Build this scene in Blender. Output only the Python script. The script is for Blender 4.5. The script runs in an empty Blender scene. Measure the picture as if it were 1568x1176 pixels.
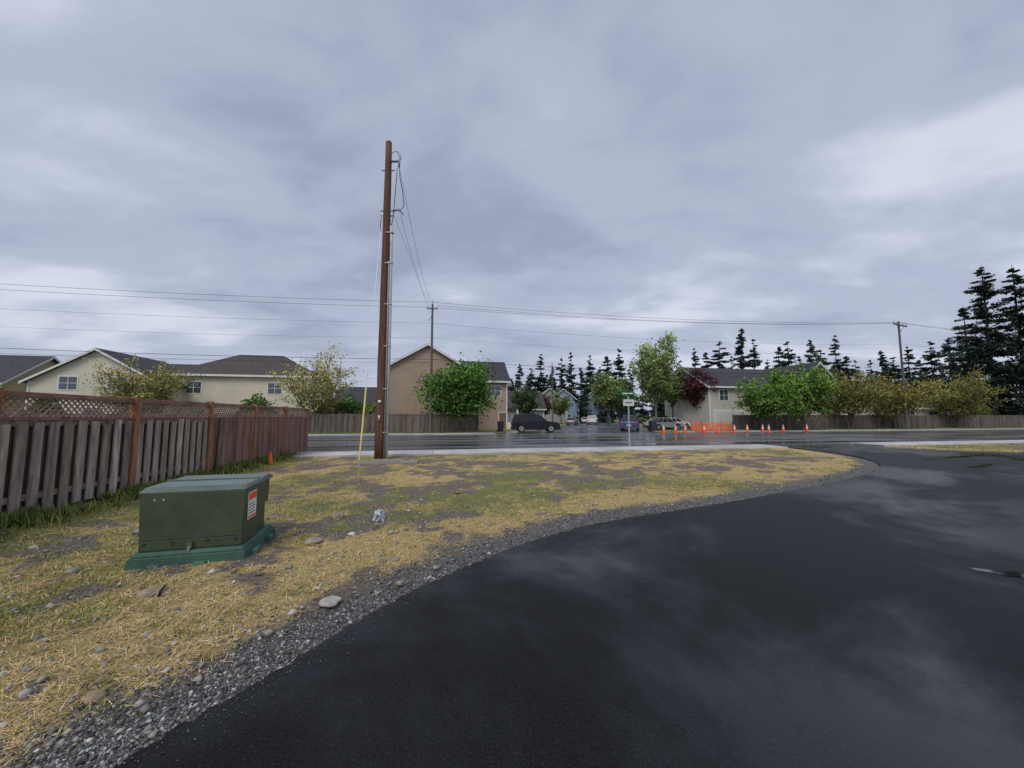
import bpy, math, random
import numpy as np
from mathutils import Matrix, Vector
random.seed(7); rng=np.random.default_rng(7)
scene=bpy.context.scene
COL=scene.collection
# ------------------------------------------------------------ materials
def new_mat(name):
    m=bpy.data.materials.new(name); m.use_nodes=True
    nt=m.node_tree; b=nt.nodes['Principled BSDF']; return m,nt,b
def N(nt,t,**k):
    n=nt.nodes.new(t)
    for a,v in k.items(): setattr(n,a,v)
    return n
def mat(name,col,rough=.7,nscale=3,var=.25,bump=0,bscale=40,metal=0,spec=.3,stretch=(1,1,1),nscale2=None,siding=0,trans=0):
    m,nt,b=new_mat(name); L=nt.links.new
    tc=N(nt,'ShaderNodeTexCoord'); mp=N(nt,'ShaderNodeMapping'); mp.inputs['Scale'].default_value=stretch
    L(tc.outputs['Object'],mp.inputs['Vector'])
    nz=N(nt,'ShaderNodeTexNoise'); nz.inputs['Scale'].default_value=nscale; nz.inputs['Detail'].default_value=6
    nz.inputs['Roughness'].default_value=.65
    L(mp.outputs[0],nz.inputs['Vector'])
    mr=N(nt,'ShaderNodeMapRange'); mr.inputs['From Min'].default_value=.3; mr.inputs['From Max'].default_value=.7
    mr.inputs['To Min'].default_value=1-var; mr.inputs['To Max'].default_value=1+var
    L(nz.outputs['Fac'],mr.inputs['Value'])
    at=N(nt,'ShaderNodeAttribute'); at.attribute_name='Col'
    v=N(nt,'ShaderNodeVectorMath',operation='MULTIPLY'); v.inputs[1].default_value=col
    L(at.outputs['Color'],v.inputs[0])
    v2=N(nt,'ShaderNodeVectorMath',operation='SCALE'); L(v.outputs[0],v2.inputs[0]); L(mr.outputs[0],v2.inputs['Scale'])
    L(v2.outputs[0],b.inputs['Base Color'])
    b.inputs['Roughness'].default_value=rough; b.inputs['Metallic'].default_value=metal
    b.inputs['Specular IOR Level'].default_value=spec
    if bump:
        n2=N(nt,'ShaderNodeTexNoise'); n2.inputs['Scale'].default_value=bscale; n2.inputs['Detail'].default_value=4
        L(mp.outputs[0],n2.inputs['Vector'])
        bp=N(nt,'ShaderNodeBump'); bp.inputs['Strength'].default_value=bump; bp.inputs['Distance'].default_value=.02
        L(n2.outputs['Fac'],bp.inputs['Height']); L(bp.outputs[0],b.inputs['Normal'])
    if siding:
        w=N(nt,'ShaderNodeTexWave',wave_type='BANDS',bands_direction='Z',wave_profile='SAW'); w.inputs['Scale'].default_value=1/siding*.314/2*1.0
        L(tc.outputs['Object'],w.inputs['Vector'])
        bp=N(nt,'ShaderNodeBump'); bp.inputs['Strength'].default_value=.6; bp.inputs['Distance'].default_value=.03
        L(w.outputs['Fac'],bp.inputs['Height']); L(bp.outputs[0],b.inputs['Normal'])
    return m
M={}
M['greywood']=mat('weathered_grey_wood',(.34,.29,.255),.85,5,.6,.6,30,stretch=(3,3,.35))
M['brownwood']=mat('stained_brown_wood',(.20,.125,.10),.8,5,.45,.4,30,stretch=(3,3,.35))
M['lattice']=mat('weathered_lattice_wood',(.27,.19,.155),.8,5,.4,.3,30)
M['postwood']=mat('cedar_post_wood',(.32,.145,.075),.75,6,.45,.3,30,stretch=(3,3,.4))
M['darkwood']=mat('old_fence_wood',(.14,.12,.105),.9,2,.4,0,stretch=(3,3,.5))
M['pole']=mat('pole_wood',(.12,.060,.042),.75,4,.6,.6,25,stretch=(6,6,.2))
M['polegrey']=mat('old_pole_wood',(.12,.11,.10),.8,4,.3,stretch=(4,4,.3))
M['metal']=mat('galvanised_steel',(.45,.47,.5),.45,8,.15,metal=.6)
M['conduit']=mat('grey_conduit',(.48,.50,.53),.5,8,.12,metal=.1)
M['steel']=mat('dark_steel',(.10,.10,.11),.5,8,.2,metal=.4)
M['porcelain']=mat('insulator_porcelain',(.35,.36,.4),.25,8,.1)
M['wire']=mat('wire_black',(.04,.04,.05),.6,3,.1)
M['yellow']=mat('guard_yellow',(.74,.62,.22),.55,6,.2)
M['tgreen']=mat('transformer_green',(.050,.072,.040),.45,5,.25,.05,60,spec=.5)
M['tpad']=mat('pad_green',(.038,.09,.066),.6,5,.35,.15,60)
M['tlid_skylit']=mat('lid_green_skylit',(.095,.135,.11),.28,3,.25,.03,60,spec=.6)  # lighter than the cabinet green: sky reflection put into the lid colour
M['label']=mat('label_white',(.75,.75,.72),.5,8,.05)
M['labelor']=mat('label_orange',(.75,.12,.03),.5,8,.05)
M['white']=mat('white_paint',(.72,.72,.70),.6,3,.08)
M['rw']=mat('worn_road_paint',(.5,.5,.48),.5,6,.4)
M['ry']=mat('worn_yellow_paint',(.45,.32,.06),.5,6,.4)
M['sgreen']=mat('sign_green',(.01,.16,.09),.4,5,.05)
M['orange']=mat('cone_orange',(.85,.13,.04),.5,5,.1)
M['mesh']=mat('faded_orange_mesh',(.80,.19,.08),.6,2,.3)
M['conc']=mat('concrete',(.50,.49,.47),.55,1.2,.22,.2,60)
M['rock']=mat('rock',(.30,.28,.25),.8,9,.35,.5,25)
M['stone']=mat('gravel_stone',(1,1,1),.65,20,.2)
M['blade']=mat('grass_blade',(1,1,1),.75,3,.15)
M['leaf']=mat('leaf',(1,1,1),.7,.6,.25,spec=.2)
M['bark']=mat('bark',(.10,.08,.06),.9,8,.3)
M['roof']=mat('roof_shingle',(.055,.055,.062),.8,3,.3,.3,12)
M['roofb']=mat('roof_shingle_brown',(.075,.062,.058),.8,3,.3,.3,12)
M['w_tan']=mat('siding_tan',(.40,.30,.23),.7,.5,.08,siding=.18)
M['w_cream']=mat('siding_cream',(.68,.62,.50),.7,.5,.08,siding=.18)
M['w_beige']=mat('siding_beige',(.55,.53,.45),.7,.5,.08,siding=.18)
M['w_gold']=mat('siding_gold',(.45,.38,.21),.7,.5,.08,siding=.18)
M['w_blue']=mat('siding_blue',(.20,.30,.38),.7,.5,.08,siding=.18)
M['w_grey']=mat('siding_grey',(.32,.33,.34),.7,.5,.08,siding=.18)
M['glass']=mat('window_glass',(.06,.08,.10),.12,.7,.4,spec=.8)
M['p_black']=mat('paint_black',(.008,.008,.012),.2,1,.1,spec=.45)
M['p_blue']=mat('paint_blue',(.012,.05,.2),.2,1,.1,spec=.6)
M['p_silver']=mat('paint_silver',(.30,.32,.33),.25,1,.1,metal=.4)
M['p_white']=mat('paint_white',(.7,.7,.7),.25,1,.05)
M['cglass']=mat('car_glass',(.012,.014,.016),.12,.7,.2,spec=.5)
M['rubber']=mat('tyre_rubber',(.018,.018,.018),.8,5,.1)
M['rim']=mat('wheel_rim',(.35,.36,.38),.35,5,.1,metal=.7)
M['tail']=mat('tail_lamp',(.45,.02,.02),.3,5,.1)
M['head']=mat('head_lamp',(.7,.7,.72),.15,5,.1)
M['foil']=mat('crumpled_plastic',(.62,.68,.72),.3,25,.3,.6,40)
M['puddle']=mat('puddle_water',(.02,.021,.024),.03,1,.1,spec=.5)
# ------------------------------------------------------------ mesh builder
class MB:
    def __init__(s): s.v=[];s.f=[];s.m=[];s.c=[];s.mats=[];s.M=Matrix.Identity(4);s.col=(1,1,1)
    def mi(s,k):
        if k not in s.mats: s.mats.append(k)
        return s.mats.index(k)
    def add(s,vs,fs,k,col=None):
        o=len(s.v); col=col or s.col
        for v in vs: s.v.append(tuple(s.M@Vector(v))); s.c.append(col)
        i=s.mi(k)
        for f in fs: s.f.append([o+a for a in f]); s.m.append(i)
    def box(s,x0,x1,y0,y1,z0,z1,k,col=None,tx=0,ty=0):
        vs=[(x0,y0,z0),(x1,y0,z0),(x1,y1,z0),(x0,y1,z0),(x0+tx,y0+ty,z1),(x1-tx,y0+ty,z1),(x1-tx,y1-ty,z1),(x0+tx,y1-ty,z1)]
        s.add(vs,[(3,2,1,0),(4,5,6,7),(0,1,5,4),(1,2,6,5),(2,3,7,6),(3,0,4,7)],k,col)
    def tube(s,pts,rad,k,n=6,col=None,cap=True):
        vs=[];fs=[]
        P=[Vector(p) for p in pts]
        for i,p in enumerate(P):
            d=(P[min(i+1,len(P)-1)]-P[max(i-1,0)]); d.normalize() if d.length>0 else None
            a=Vector((0,0,1)) if abs(d.z)<.9 else Vector((1,0,0))
            u=d.cross(a).normalized(); w=d.cross(u)
            r=rad[i] if hasattr(rad,'__len__') else rad
            for j in range(n):
                t=2*math.pi*j/n; vs.append(p+u*math.cos(t)*r+w*math.sin(t)*r)
        for i in range(len(P)-1):
            for j in range(n):
                a=i*n+j;b=i*n+(j+1)%n; fs.append((a,b,b+n,a+n))
        if cap: fs.append(tuple(range(n))[::-1]); fs.append(tuple((len(P)-1)*n+j for j in range(n)))
        s.add([tuple(v) for v in vs],fs,k,col)
    def prism(s,poly,y0,y1,k,col=None,inset=0):
        n=len(poly)
        vs=[(x,y0,z) for x,z in poly]+[(x,y1,z) for x,z in poly]
        fs=[tuple(range(n)),tuple(range(2*n-1,n-1,-1))]+[(i,i+n,(i+1)%n+n,(i+1)%n) for i in range(n)]
        s.add(vs,fs,k,col)
    def obj(s,name,parent=None,bevel=0,smooth=False,loc=None):
        me=bpy.data.meshes.new(name)
        vv=s.v
        if loc: vv=[(a-loc[0],b-loc[1],c-loc[2]) for a,b,c in s.v]
        me.from_pydata(vv,[],s.f)
        for k in s.mats: me.materials.append(M[k])
        me.polygons.foreach_set('material_index',s.m)
        a=me.color_attributes.new('Col','FLOAT_COLOR','POINT')
        c=np.ones((len(s.v),4),np.float32); c[:,:3]=np.array(s.c); a.data.foreach_set('color',c.ravel())
        if smooth: me.polygons.foreach_set('use_smooth',[True]*len(me.polygons))
        me.update()
        o=bpy.data.objects.new(name,me); COL.objects.link(o)
        if loc: o.location=loc
        if parent: o.parent=parent
        if bevel:
            b=o.modifiers.new('bevel','BEVEL'); b.width=bevel; b.segments=2; b.limit_method='ANGLE'
        return o
def np_mesh(name,V,F,C,mats,mi=None):
    me=bpy.data.meshes.new(name)
    V=np.asarray(V,np.float32);F=np.asarray(F,np.int32)
    k=F.shape[1]
    me.vertices.add(len(V)); me.vertices.foreach_set('co',V.ravel())
    me.loops.add(F.size); me.loops.foreach_set('vertex_index',F.ravel())
    me.polygons.add(len(F)); me.polygons.foreach_set('loop_start',np.arange(0,F.size,k,dtype=np.int32))
    me.update(calc_edges=True)
    for m_ in mats: me.materials.append(m_)
    if mi is not None: me.polygons.foreach_set('material_index',np.asarray(mi,np.int32))
    a=me.color_attributes.new('Col','FLOAT_COLOR','POINT')
    c=np.ones((len(V),4),np.float32); c[:,:3]=C; a.data.foreach_set('color',c.ravel())
    me.validate(); me.update()
    o=bpy.data.objects.new(name,me); COL.objects.link(o); return o
def empty(name,loc=(0,0,0),rz=0):
    e=bpy.data.objects.new(name,None); e.location=loc; e.rotation_euler=(0,0,rz); e.empty_display_size=.2
    COL.objects.link(e); return e
def T(x,y,z=0,a=0): return Matrix.Translation((x,y,z))@Matrix.Rotation(a,4,'Z')
# ------------------------------------------------------------ frames
RA=math.atan2(.2,.98); ca,sa=math.cos(RA),math.sin(RA)
def RP(s,n): return (s*ca-n*sa, s*sa+n*ca)
def on_n(x,n): return (n+sa*x)/ca   # y on road line n at world x
tab=rng.random((256,256))
def vnoise(x,y):
    xi=np.floor(x).astype(int);yi=np.floor(y).astype(int);fx=x-xi;fy=y-yi
    fx=fx*fx*(3-2*fx);fy=fy*fy*(3-2*fy)
    g=lambda a,b:tab[a&255,b&255]
    return (g(xi,yi)*(1-fx)+g(xi+1,yi)*fx)*(1-fy)+(g(xi,yi+1)*(1-fx)+g(xi+1,yi+1)*fx)*fy
def fbm(x,y,o=4):
    r=0;a=.5;t=0
    for i in range(o): r=r+a*vnoise(x*2**i+17*i,y*2**i+31*i);t+=a;a*=.55
    return r/t
# ------------------------------------------------------------ drive edge
edge=[(-1.95,.4),(-1.9,1.2),(-1.77,1.90),(-1.5,2.44),(-1.2,3.08),(-.86,3.69),(-.42,4.25),(.15,4.92),(1.10,5.72),(2.28,6.38),(3.70,7.08),(5.30,7.98),(7.2,9.1),(9.84,10.8),(11.9,12.6),(13.3,14.7),(14.0,16.8),(14.2,19.2),(13.8,21.0)]
def catmull(P,k=6):
    out=[]
    for i in range(len(P)-1):
        p0=np.array(P[max(i-1,0)]);p1=np.array(P[i]);p2=np.array(P[i+1]);p3=np.array(P[min(i+2,len(P)-1)])
        for j in range(k):
            t=j/k; out.append(tuple(.5*((2*p1)+(-p0+p2)*t+(2*p0-5*p1+4*p2-p3)*t*t+(-p0+3*p1-3*p2+p3)*t**3)))
    out.append(P[-1]); return out
E=catmull(edge,14)
E=[(x+.022*math.sin(i*1.7)*(.3+random.random()),y+.018*math.cos(i*2.3)+random.uniform(-.012,.012)) for i,(x,y) in enumerate(E)]
right=[(19.6,22.2),(19.0,20.4),(19.0,19.2),(19.6,18.1),(20.8,17.3),(24,16.4),(32,15.6),(80,14),(80,-40),(-4,-40),(-2.2,-5)]
drive=E+right
DP=np.array(drive)
def inside(x,y,P):
    r=np.zeros(x.shape,bool); n=len(P)
    for i in range(n):
        x1,y1=P[i];x2,y2=P[(i+1)%n]
        if y1==y2: continue
        c=((y1>y)!=(y2>y))&(x<(x2-x1)*(y-y1)/(y2-y1)+x1); r^=c
    return r
DD=np.array(catmull(edge,5)+right); DPc=np.vstack([DD,DD[:1]])
def dist(x,y,P):
    d=np.full(x.shape,1e9)
    for i in range(len(P)-1):
        ax,ay=P[i];bx,by=P[i+1];dx,dy=bx-ax,by-ay
        t=np.clip(((x-ax)*dx+(y-ay)*dy)/(dx*dx+dy*dy+1e-12),0,1)
        d=np.minimum(d,np.hypot(x-ax-t*dx,y-ay-t*dy))
    return d
FX=lambda y:-7.1-.17*(y-5.6)   # fence line
def masks(x,y):
    d=dist(x,y,DPc); n=-sa*x+ca*y
    f1=fbm(x*1.3+5,y*1.3+9);f2=fbm(x*.45+50,y*.45+20);f3=fbm(x*3.7+7,y*3.7+3);f4=fbm(x*.35+90,y*.35+70)
    band=np.exp(-((d-1.0)/.75)**2)
    near=np.clip((6.5-y)/4,0,1)
    straw=np.clip((f1-.5)*3.6+.50+band*.85+near*.12+(f3-.5)*3.0+(f4-.5)*1.4,0,1)
    green=np.clip((f2-.50)*4.6+.18+(f3-.5)*2.8-band*.40,0,.8)
    green=np.clip(green+.40*np.exp(-((x+3.4)**2/1.0+(y-2.7)**2/.6))+.4*np.exp(-((x-4.5)**2/6+(y-9.6)**2/1.6)),0,.85)
    df=x-FX(y)
    green=np.maximum(green,np.clip(1.5-df*.9,0,1)*np.clip(.45+f3,0,1))
    gravel=np.clip(1.30-d/(.36+.34*f1)+(f3-.5)*1.3,0,1)
    gravel=np.where((y>1)&(n<18),gravel,0)
    straw=straw*(1-gravel)
    far=np.clip((n-17)/2,0,1)
    straw=straw*(1-far)+far*.12; green=green*(1-far)+far*.9
    lf=np.clip((-df)*3,0,1)*(n<17); green=np.maximum(green,lf*.9)
    return straw,green,gravel,d
# ------------------------------------------------------------ ground
xs=np.concatenate([[-1500,-600,-250,-120,-70,-45,-32,-24,-18,-14],np.arange(-12,-1,.09),np.arange(-1,16,.14),np.arange(16,26,.4),[28,32,38,48,65,90,140,300,700,1500]])
ys=np.concatenate([[-400,-100,-30,-12,-5,-2,-.5],np.arange(.2,9,.09),np.arange(9,22,.16),np.arange(22,50,1.2),[52,60,75,100,150,250,500,1000,2500]])
GX,GY=np.meshgrid(xs,ys); x=GX.ravel();y=GY.ravel()
st,gr,gv,d=masks(x,y); ins=inside(x,y,DP); n=-sa*x+ca*y
def gheight(x,y,d,ins,n):
    ramp=np.clip(d/.7,0,1); 
    h=.005+ramp*(.05+.07*(fbm(x*.8,y*.8)-.5)+.06*(fbm(x*4,y*4,3)-.5))
    h=np.where(ins,-.03,h); h=np.where(n>17.4,-.01,h); h=np.where(n>36,.06,h)
    sc=7+.25*(y-36); h=np.where((n>33)&(abs(x-sc)<8.5),-.01,h)
    df=x-FX(y); h=h+np.where(n<16,.10*np.clip(.8-abs(df),0,1),0)
    return h
z=gheight(x,y,d,ins,n)
nx,ny=len(xs),len(ys)
idx=np.arange(nx*ny).reshape(ny,nx)
F=np.stack([idx[:-1,:-1],idx[:-1,1:],idx[1:,1:],idx[1:,:-1]],-1).reshape(-1,4)
gm,nt,b=new_mat('ground_soil_grass'); L=nt.links.new
at=N(nt,'ShaderNodeAttribute'); at.attribute_name='Col'; sp=N(nt,'ShaderNodeSeparateColor'); L(at.outputs['Color'],sp.inputs[0])
tc=N(nt,'ShaderNodeTexCoord')
def nz(scale,detail=6,st=(1,1,1)):
    mp=N(nt,'ShaderNodeMapping'); mp.inputs['Scale'].default_value=st; L(tc.outputs['Object'],mp.inputs[0])
    n_=N(nt,'ShaderNodeTexNoise'); n_.inputs['Scale'].default_value=scale; n_.inputs['Detail'].default_value=detail; n_.inputs['Roughness'].default_value=.7; L(mp.outputs[0],n_.inputs['Vector']); return n_.outputs['Fac']
def ramp(f,cols):
    r=N(nt,'ShaderNodeValToRGB'); el=r.color_ramp.elements
    while len(el)<len(cols): el.new(.5)
    for e,(p,c) in zip(el,cols): e.position=p; e.color=(*c,1)
    L(f,r.inputs[0]); return r.outputs[0]
def mixc(f,a,b_):
    m_=N(nt,'ShaderNodeMix',data_type='RGBA'); L(f,m_.inputs[0]); L(a,m_.inputs[6]); L(b_,m_.inputs[7]); return m_.outputs[2]
def thr(maskout,noise,k=2.5):
    a=N(nt,'ShaderNodeMath',operation='ADD'); L(maskout,a.inputs[0]); L(noise,a.inputs[1])
    m_=N(nt,'ShaderNodeMapRange'); m_.inputs['From Min'].default_value=.8; m_.inputs['From Max'].default_value=1.18; L(a.outputs[0],m_.inputs['Value']); return m_.outputs[0]
soil=ramp(nz(25),[(.3,(.075,.058,.042)),(.5,(.19,.155,.12)),(.7,(.36,.32,.26))])
straw=ramp(nz(60,5,(1,.5,1)),[(.3,(.19,.13,.05)),(.5,(.50,.37,.15)),(.7,(.76,.60,.29))])
green=ramp(nz(40),[(.3,(.07,.09,.022)),(.5,(.20,.225,.055)),(.7,(.36,.37,.12))])
grav=ramp(nz(55,8),[(.35,(.03,.03,.03)),(.5,(.13,.13,.125)),(.65,(.36,.36,.35))])
c=mixc(thr(sp.outputs[0],nz(14)),soil,straw)
c=mixc(thr(sp.outputs[1],nz(9)),c,green)
c=mixc(thr(sp.outputs[2],nz(16)),c,grav)
L(c,b.inputs['Base Color']); b.inputs['Roughness'].default_value=.85; b.inputs['Specular IOR Level'].default_value=.2
bp=N(nt,'ShaderNodeBump'); bp.inputs['Strength'].default_value=1.0; bp.inputs['Distance'].default_value=.035; L(nz(45,8),bp.inputs['Height']); L(bp.outputs[0],b.inputs['Normal'])
g=np_mesh('ground',np.stack([x,y,z],1),F,np.stack([st*.85,gr*.68,gv],1),[gm])
g.data.polygons.foreach_set('use_smooth',[True]*len(g.data.polygons))
# ------------------------------------------------------------ asphalt
def asphalt(name,base,rlo,rhi,scale,stretch=(1,1,1),rot=0,wetdark=.6,spec=.5,speck=.5,fine=130,off=(0,0,0),t0=.38,t1=.62,bump=.6,sdry=.55):
    global nt,tc,L
    m,nt,b=new_mat(name); L=nt.links.new; tc=N(nt,'ShaderNodeTexCoord')
    mp=N(nt,'ShaderNodeMapping'); mp.inputs['Rotation'].default_value=(0,0,rot); mp.inputs['Location'].default_value=off
    L(tc.outputs['Object'],mp.inputs[0])
    mp2=N(nt,'ShaderNodeMapping'); mp2.inputs['Scale'].default_value=stretch; L(mp.outputs[0],mp2.inputs[0])
    n1=N(nt,'ShaderNodeTexNoise'); n1.inputs['Scale'].default_value=scale; n1.inputs['Detail'].default_value=8; n1.inputs['Roughness'].default_value=.62; n1.inputs['Distortion'].default_value=.4; L(mp2.outputs[0],n1.inputs['Vector'])
    def rng_(a0,a1,interp='SMOOTHSTEP'):
        r=N(nt,'ShaderNodeMapRange'); r.interpolation_type=interp
        r.inputs['From Min'].default_value=t0; r.inputs['From Max'].default_value=t1
        r.inputs['To Min'].default_value=a0; r.inputs['To Max'].default_value=a1; L(n1.outputs['Fac'],r.inputs['Value']); return r.outputs[0]
    L(rng_(rhi,rlo),b.inputs['Roughness'])
    f2=nz(fine,2)
    cr=ramp(f2,[(.36,tuple(c_*.4 for c_ in base)),(.56,base),(.66,tuple(min(1,c_*(1+2*speck)) for c_ in base)),(.74,tuple(min(1,c_*(1+7*speck)) for c_ in base))])
    vs=N(nt,'ShaderNodeVectorMath',operation='SCALE'); L(cr,vs.inputs[0]); L(rng_(1.25,wetdark,'LINEAR'),vs.inputs['Scale']); L(vs.outputs[0],b.inputs['Base Color'])
    L(rng_(spec*sdry,spec),b.inputs['Specular IOR Level'])
    bp=N(nt,'ShaderNodeBump'); bp.inputs['Distance'].default_value=.008; L(rng_(bump,bump*.18),bp.inputs['Strength']); L(nz(fine*.8,3),bp.inputs['Height']); L(bp.outputs[0],b.inputs['Normal'])
    return m
M['asph']=asphalt('asphalt_new_wet',(.0040,.0043,.0052),.10,.50,.22,(1.25,.8,1),.5,.7,.50,1.6,90,(3.2,1.5,0),.43,.63,1.0,.36)
M['road']=asphalt('asphalt_road_wet',(.12,.124,.132),.08,.5,.30,(.16,1.9,1),-RA,.45,.5,.4,60,(0,0,0),.40,.60,.4)
def sheet(name,poly,z,k,thick=0):
    mb=MB(); n=len(poly); vs=[(px,py,z) for px,py in poly]; fs=[tuple(range(n))]
    if thick:
        vs+=[(px,py,z-thick) for px,py in poly]; fs+=[(i,i+n,(i+1)%n+n,(i+1)%n) for i in range(n)]
    mb.add(vs,fs,k); o=mb.obj(name)
    import bmesh
    bm=bmesh.new(); bm.from_mesh(o.data); bmesh.ops.recalc_face_normals(bm,faces=bm.faces)
    bmesh.ops.triangulate(bm,faces=[f for f in bm.faces if len(f.verts)>4])
    for f in bm.faces:
        if f.normal.z<-.5: f.normal_flip()
    bm.to_mesh(o.data); bm.free(); return o
sheet('asphalt_driveway',drive,.032,'asph',.05)
sheet('road',[RP(-260,17.72),RP(300,17.72),RP(300,34.35),RP(-260,34.35)],.022,'road')
sc=lambda yy:7+.25*(yy-36)
sheet('side_street',[(sc(32)-9,on_n(sc(32)-9,34.2)),(sc(34)+9.5,on_n(sc(34)+9.5,34.2)),(sc(40)+6.8,40),(sc(100)+6,100),(sc(160)+6,160),(sc(160)-6,160),(sc(100)-6,100),(sc(44)-6.5,44),(-2.5,41)],.018,'road')
for nme,n0,s0,s1,k in [('road_edge_line',18.7,-200,13,'rw'),('road_edge_line',33.5,-200,-1,'rw'),('road_edge_line',33.5,22,200,'rw'),('road_centre_line',25.9,-200,200,'ry'),('road_centre_line',26.15,-200,200,'ry')]:
    sheet(nme,[RP(s0,n0),RP(s1,n0),RP(s1,n0+.11),RP(s0,n0+.11)],.026,k)
sheet('road_stop_line',[(2.5,on_n(2.5,34.0)),(9.5,on_n(9.5,34.0)),(9.5,on_n(9.5,34.3)),(2.5,on_n(2.5,34.3))],.026,'rw')
def blob(name,cx,cy,rx,ry,z,k,seed,rot=0):
    r=random.Random(seed); ph=[r.uniform(0,6.28) for _ in range(6)]; pts=[]
    for i in range(64):
        t=2*math.pi*i/64; f=1+.22*math.sin(2*t+ph[0])+.16*math.sin(3*t+ph[1])+.10*math.sin(5*t+ph[2])+.07*math.sin(9*t+ph[3])+.05*math.sin(14*t+ph[4])
        a,b_=rx*f*math.cos(t),ry*f*math.sin(t); pts.append((cx+a*math.cos(rot)-b_*math.sin(rot),cy+a*math.sin(rot)+b_*math.cos(rot)))
    sheet(name,pts,z,k)
blob('puddle',5.0,3.98,.22,.10,.0362,'puddle',1,-.5); blob('puddle',5.35,3.75,.22,.06,.0362,'puddle',2,-.6)
blob('puddle',17.5,15.2,2.0,.22,.0362,'puddle',3,.35); blob('puddle',14.9,12.4,.9,.16,.0362,'puddle',4,.5)
for i,(s_,n_) in enumerate([(-12,19.3),(-6,20.5),(1,19.0),(9,21.5),(16,19.4),(24,22.5),(33,20),(-20,22),(4,24.0),(40,27)]):
    X,Y=RP(s_,n_); blob('puddle',X,Y,random.uniform(1.6,3.6),random.uniform(.12,.28),.0255,'puddle',10+i,RA)
def strip(name,pts,w,z,k):
    P=[Vector((a,b_,0)) for a,b_ in pts]; l=[];r=[]
    for i,p in enumerate(P):
        dd=(P[min(i+1,len(P)-1)]-P[max(i-1,0)]).normalized(); nn=Vector((-dd.y,dd.x,0)); ww=w*random.uniform(.6,1.2)
        l.append(tuple((p+nn*ww/2)[:2])); r.append(tuple((p-nn*ww/2)[:2]))
    return sheet(name,l+r[::-1],z,k)
M['tar']=mat('tar_sealant',(.008,.008,.009),.35,4,.2)
strip('asphalt_seam',catmull([(13.9,17.6),(15.5,17.4),(17.8,16.6),(18.2,14.6),(17.0,12.6),(17.6,10)],5),.14,.037,'tar')
strip('asphalt_seam',catmull([(-30,13.6),(-10,17.9),(-2,19.6),(8,21.6),(20,24.2),(45,29)],5),.12,.0275,'tar')
strip('asphalt_seam',catmull([(-30,19.6),(-10,23.4),(5,26.8),(22,30.0),(45,35)],5),.10,.0275,'tar')
def walk(name,s0,s1,n0,n1,kerb_side):
    mb=MB(); mb.M=T(0,0,0,RA); s=s0
    while s<s1:
        e=min(s+1.5,s1); mb.box(s+.008,e-.008,n0,n1,-.05,.115,'conc',tuple([random.uniform(.85,1.1)]*3)); s=e
    mb.box(s0,s1,n0+.01,n1-.01,-.05,.10,'conc',(.4,.4,.4))
    k0,k1=(n1+.003,n1+.16) if kerb_side>0 else (n0-.16,n0-.003)
    s=s0
    while s<s1:
        e=min(s+3,s1); mb.box(s+.006,e-.006,k0,k1,-.05,.125,'conc',tuple([random.uniform(.8,1.0)]*3)); s=e
    return mb.obj(name)
walk('sidewalk',-90,17.2,16.05,17.6,1)
walk('sidewalk',23.2,120,16.05,17.6,1)
walk('sidewalk',-120,5.5,34.5,35.9,-1)
walk('sidewalk',24,150,34.5,35.9,-1)
mb=MB(); mb.M=T(-4.1,13.0,.07,.15); mb.box(-.95,.95,-.42,.42,-.1,.03,'conc',(.48,.46,.42)); mb.box(-.3,.35,-.2,.2,.03,.04,'conc',(.35,.35,.35)); mb.obj('utility_vault_cover',bevel=.01)
# ------------------------------------------------------------ blades / gravel
def ok_verge(x,y): 
    n=-sa*x+ca*y
    return (~inside(x,y,DD))&(n<16.0)&(x>FX(y)+.03)&(x<14.5)
def tbox(x,y):
    a=math.radians(15); X=(x+3.52)*math.cos(a)+(y-4.68)*math.sin(a); Y=-(x+3.52)*math.sin(a)+(y-4.68)*math.cos(a)
    return (abs(X)<.6)&(abs(Y)<.55) | ((abs(x+4.1)<.95)&(abs(y-13)<.45))
def sample(nc,y0,y1):
    y=np.exp(rng.uniform(math.log(y0),math.log(y1),nc)); x=rng.uniform(-1.5,1.2,nc)*y
    k=ok_verge(x,y)&~tbox(x,y); return x[k],y[k]
def blades(name,x,y,z,length,width,tilt_lo,tilt_hi,cols):
    n=len(x); a=rng.uniform(0,2*np.pi,n); t=rng.uniform(tilt_lo,tilt_hi,n)
    dx=np.cos(a)*np.cos(t);dy=np.sin(a)*np.cos(t);dz=np.sin(t)
    D=np.stack([dx,dy,dz],1)*length[:,None]; S=np.stack([-np.sin(a),np.cos(a),rng.uniform(-.3,.3,n)],1)*(width/2)[:,None]
    P=np.stack([x,y,z],1); mid=P+D*.55+np.stack([0*x,0*x,length*.06],1); tip=P+D
    tip[:,2]-=length*.08*np.cos(t)
    V=np.stack([P-S,P+S,mid+S*.9,mid-S*.9,tip+S*.25,tip-S*.25],1).reshape(-1,3)
    o=np.arange(n)[:,None]*6; F=np.concatenate([o+np.array([[0,1,2,3]]),o+np.array([[3,2,4,5]])])
    C=np.repeat(cols,6,0); return np_mesh(name,V,F,C,[M['blade']])
x,y=sample(400000,1.3,17)
s_,g_,v_,d=masks(x,y); fq_=fbm(x*7,y*7,2); k=rng.random(len(x))<np.clip(s_*1.1-.2,0,1)*np.clip(d*2.0-.35,0,1)*np.clip((fq_-.32)*4,.08,1)*.85
x,y,d=x[k],y[k],d[k]; z=gheight(x,y,d,np.zeros(len(x),bool),-sa*x+ca*y)+.003
n_=len(x); br=rng.beta(2,2,(n_,1))*1.1+.28; base=np.array([.70,.53,.245])*br*np.stack([np.ones(n_),rng.uniform(.9,1.06,n_),rng.uniform(.7,1.4,n_)],1); base=np.clip(base,.02,.92)
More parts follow.
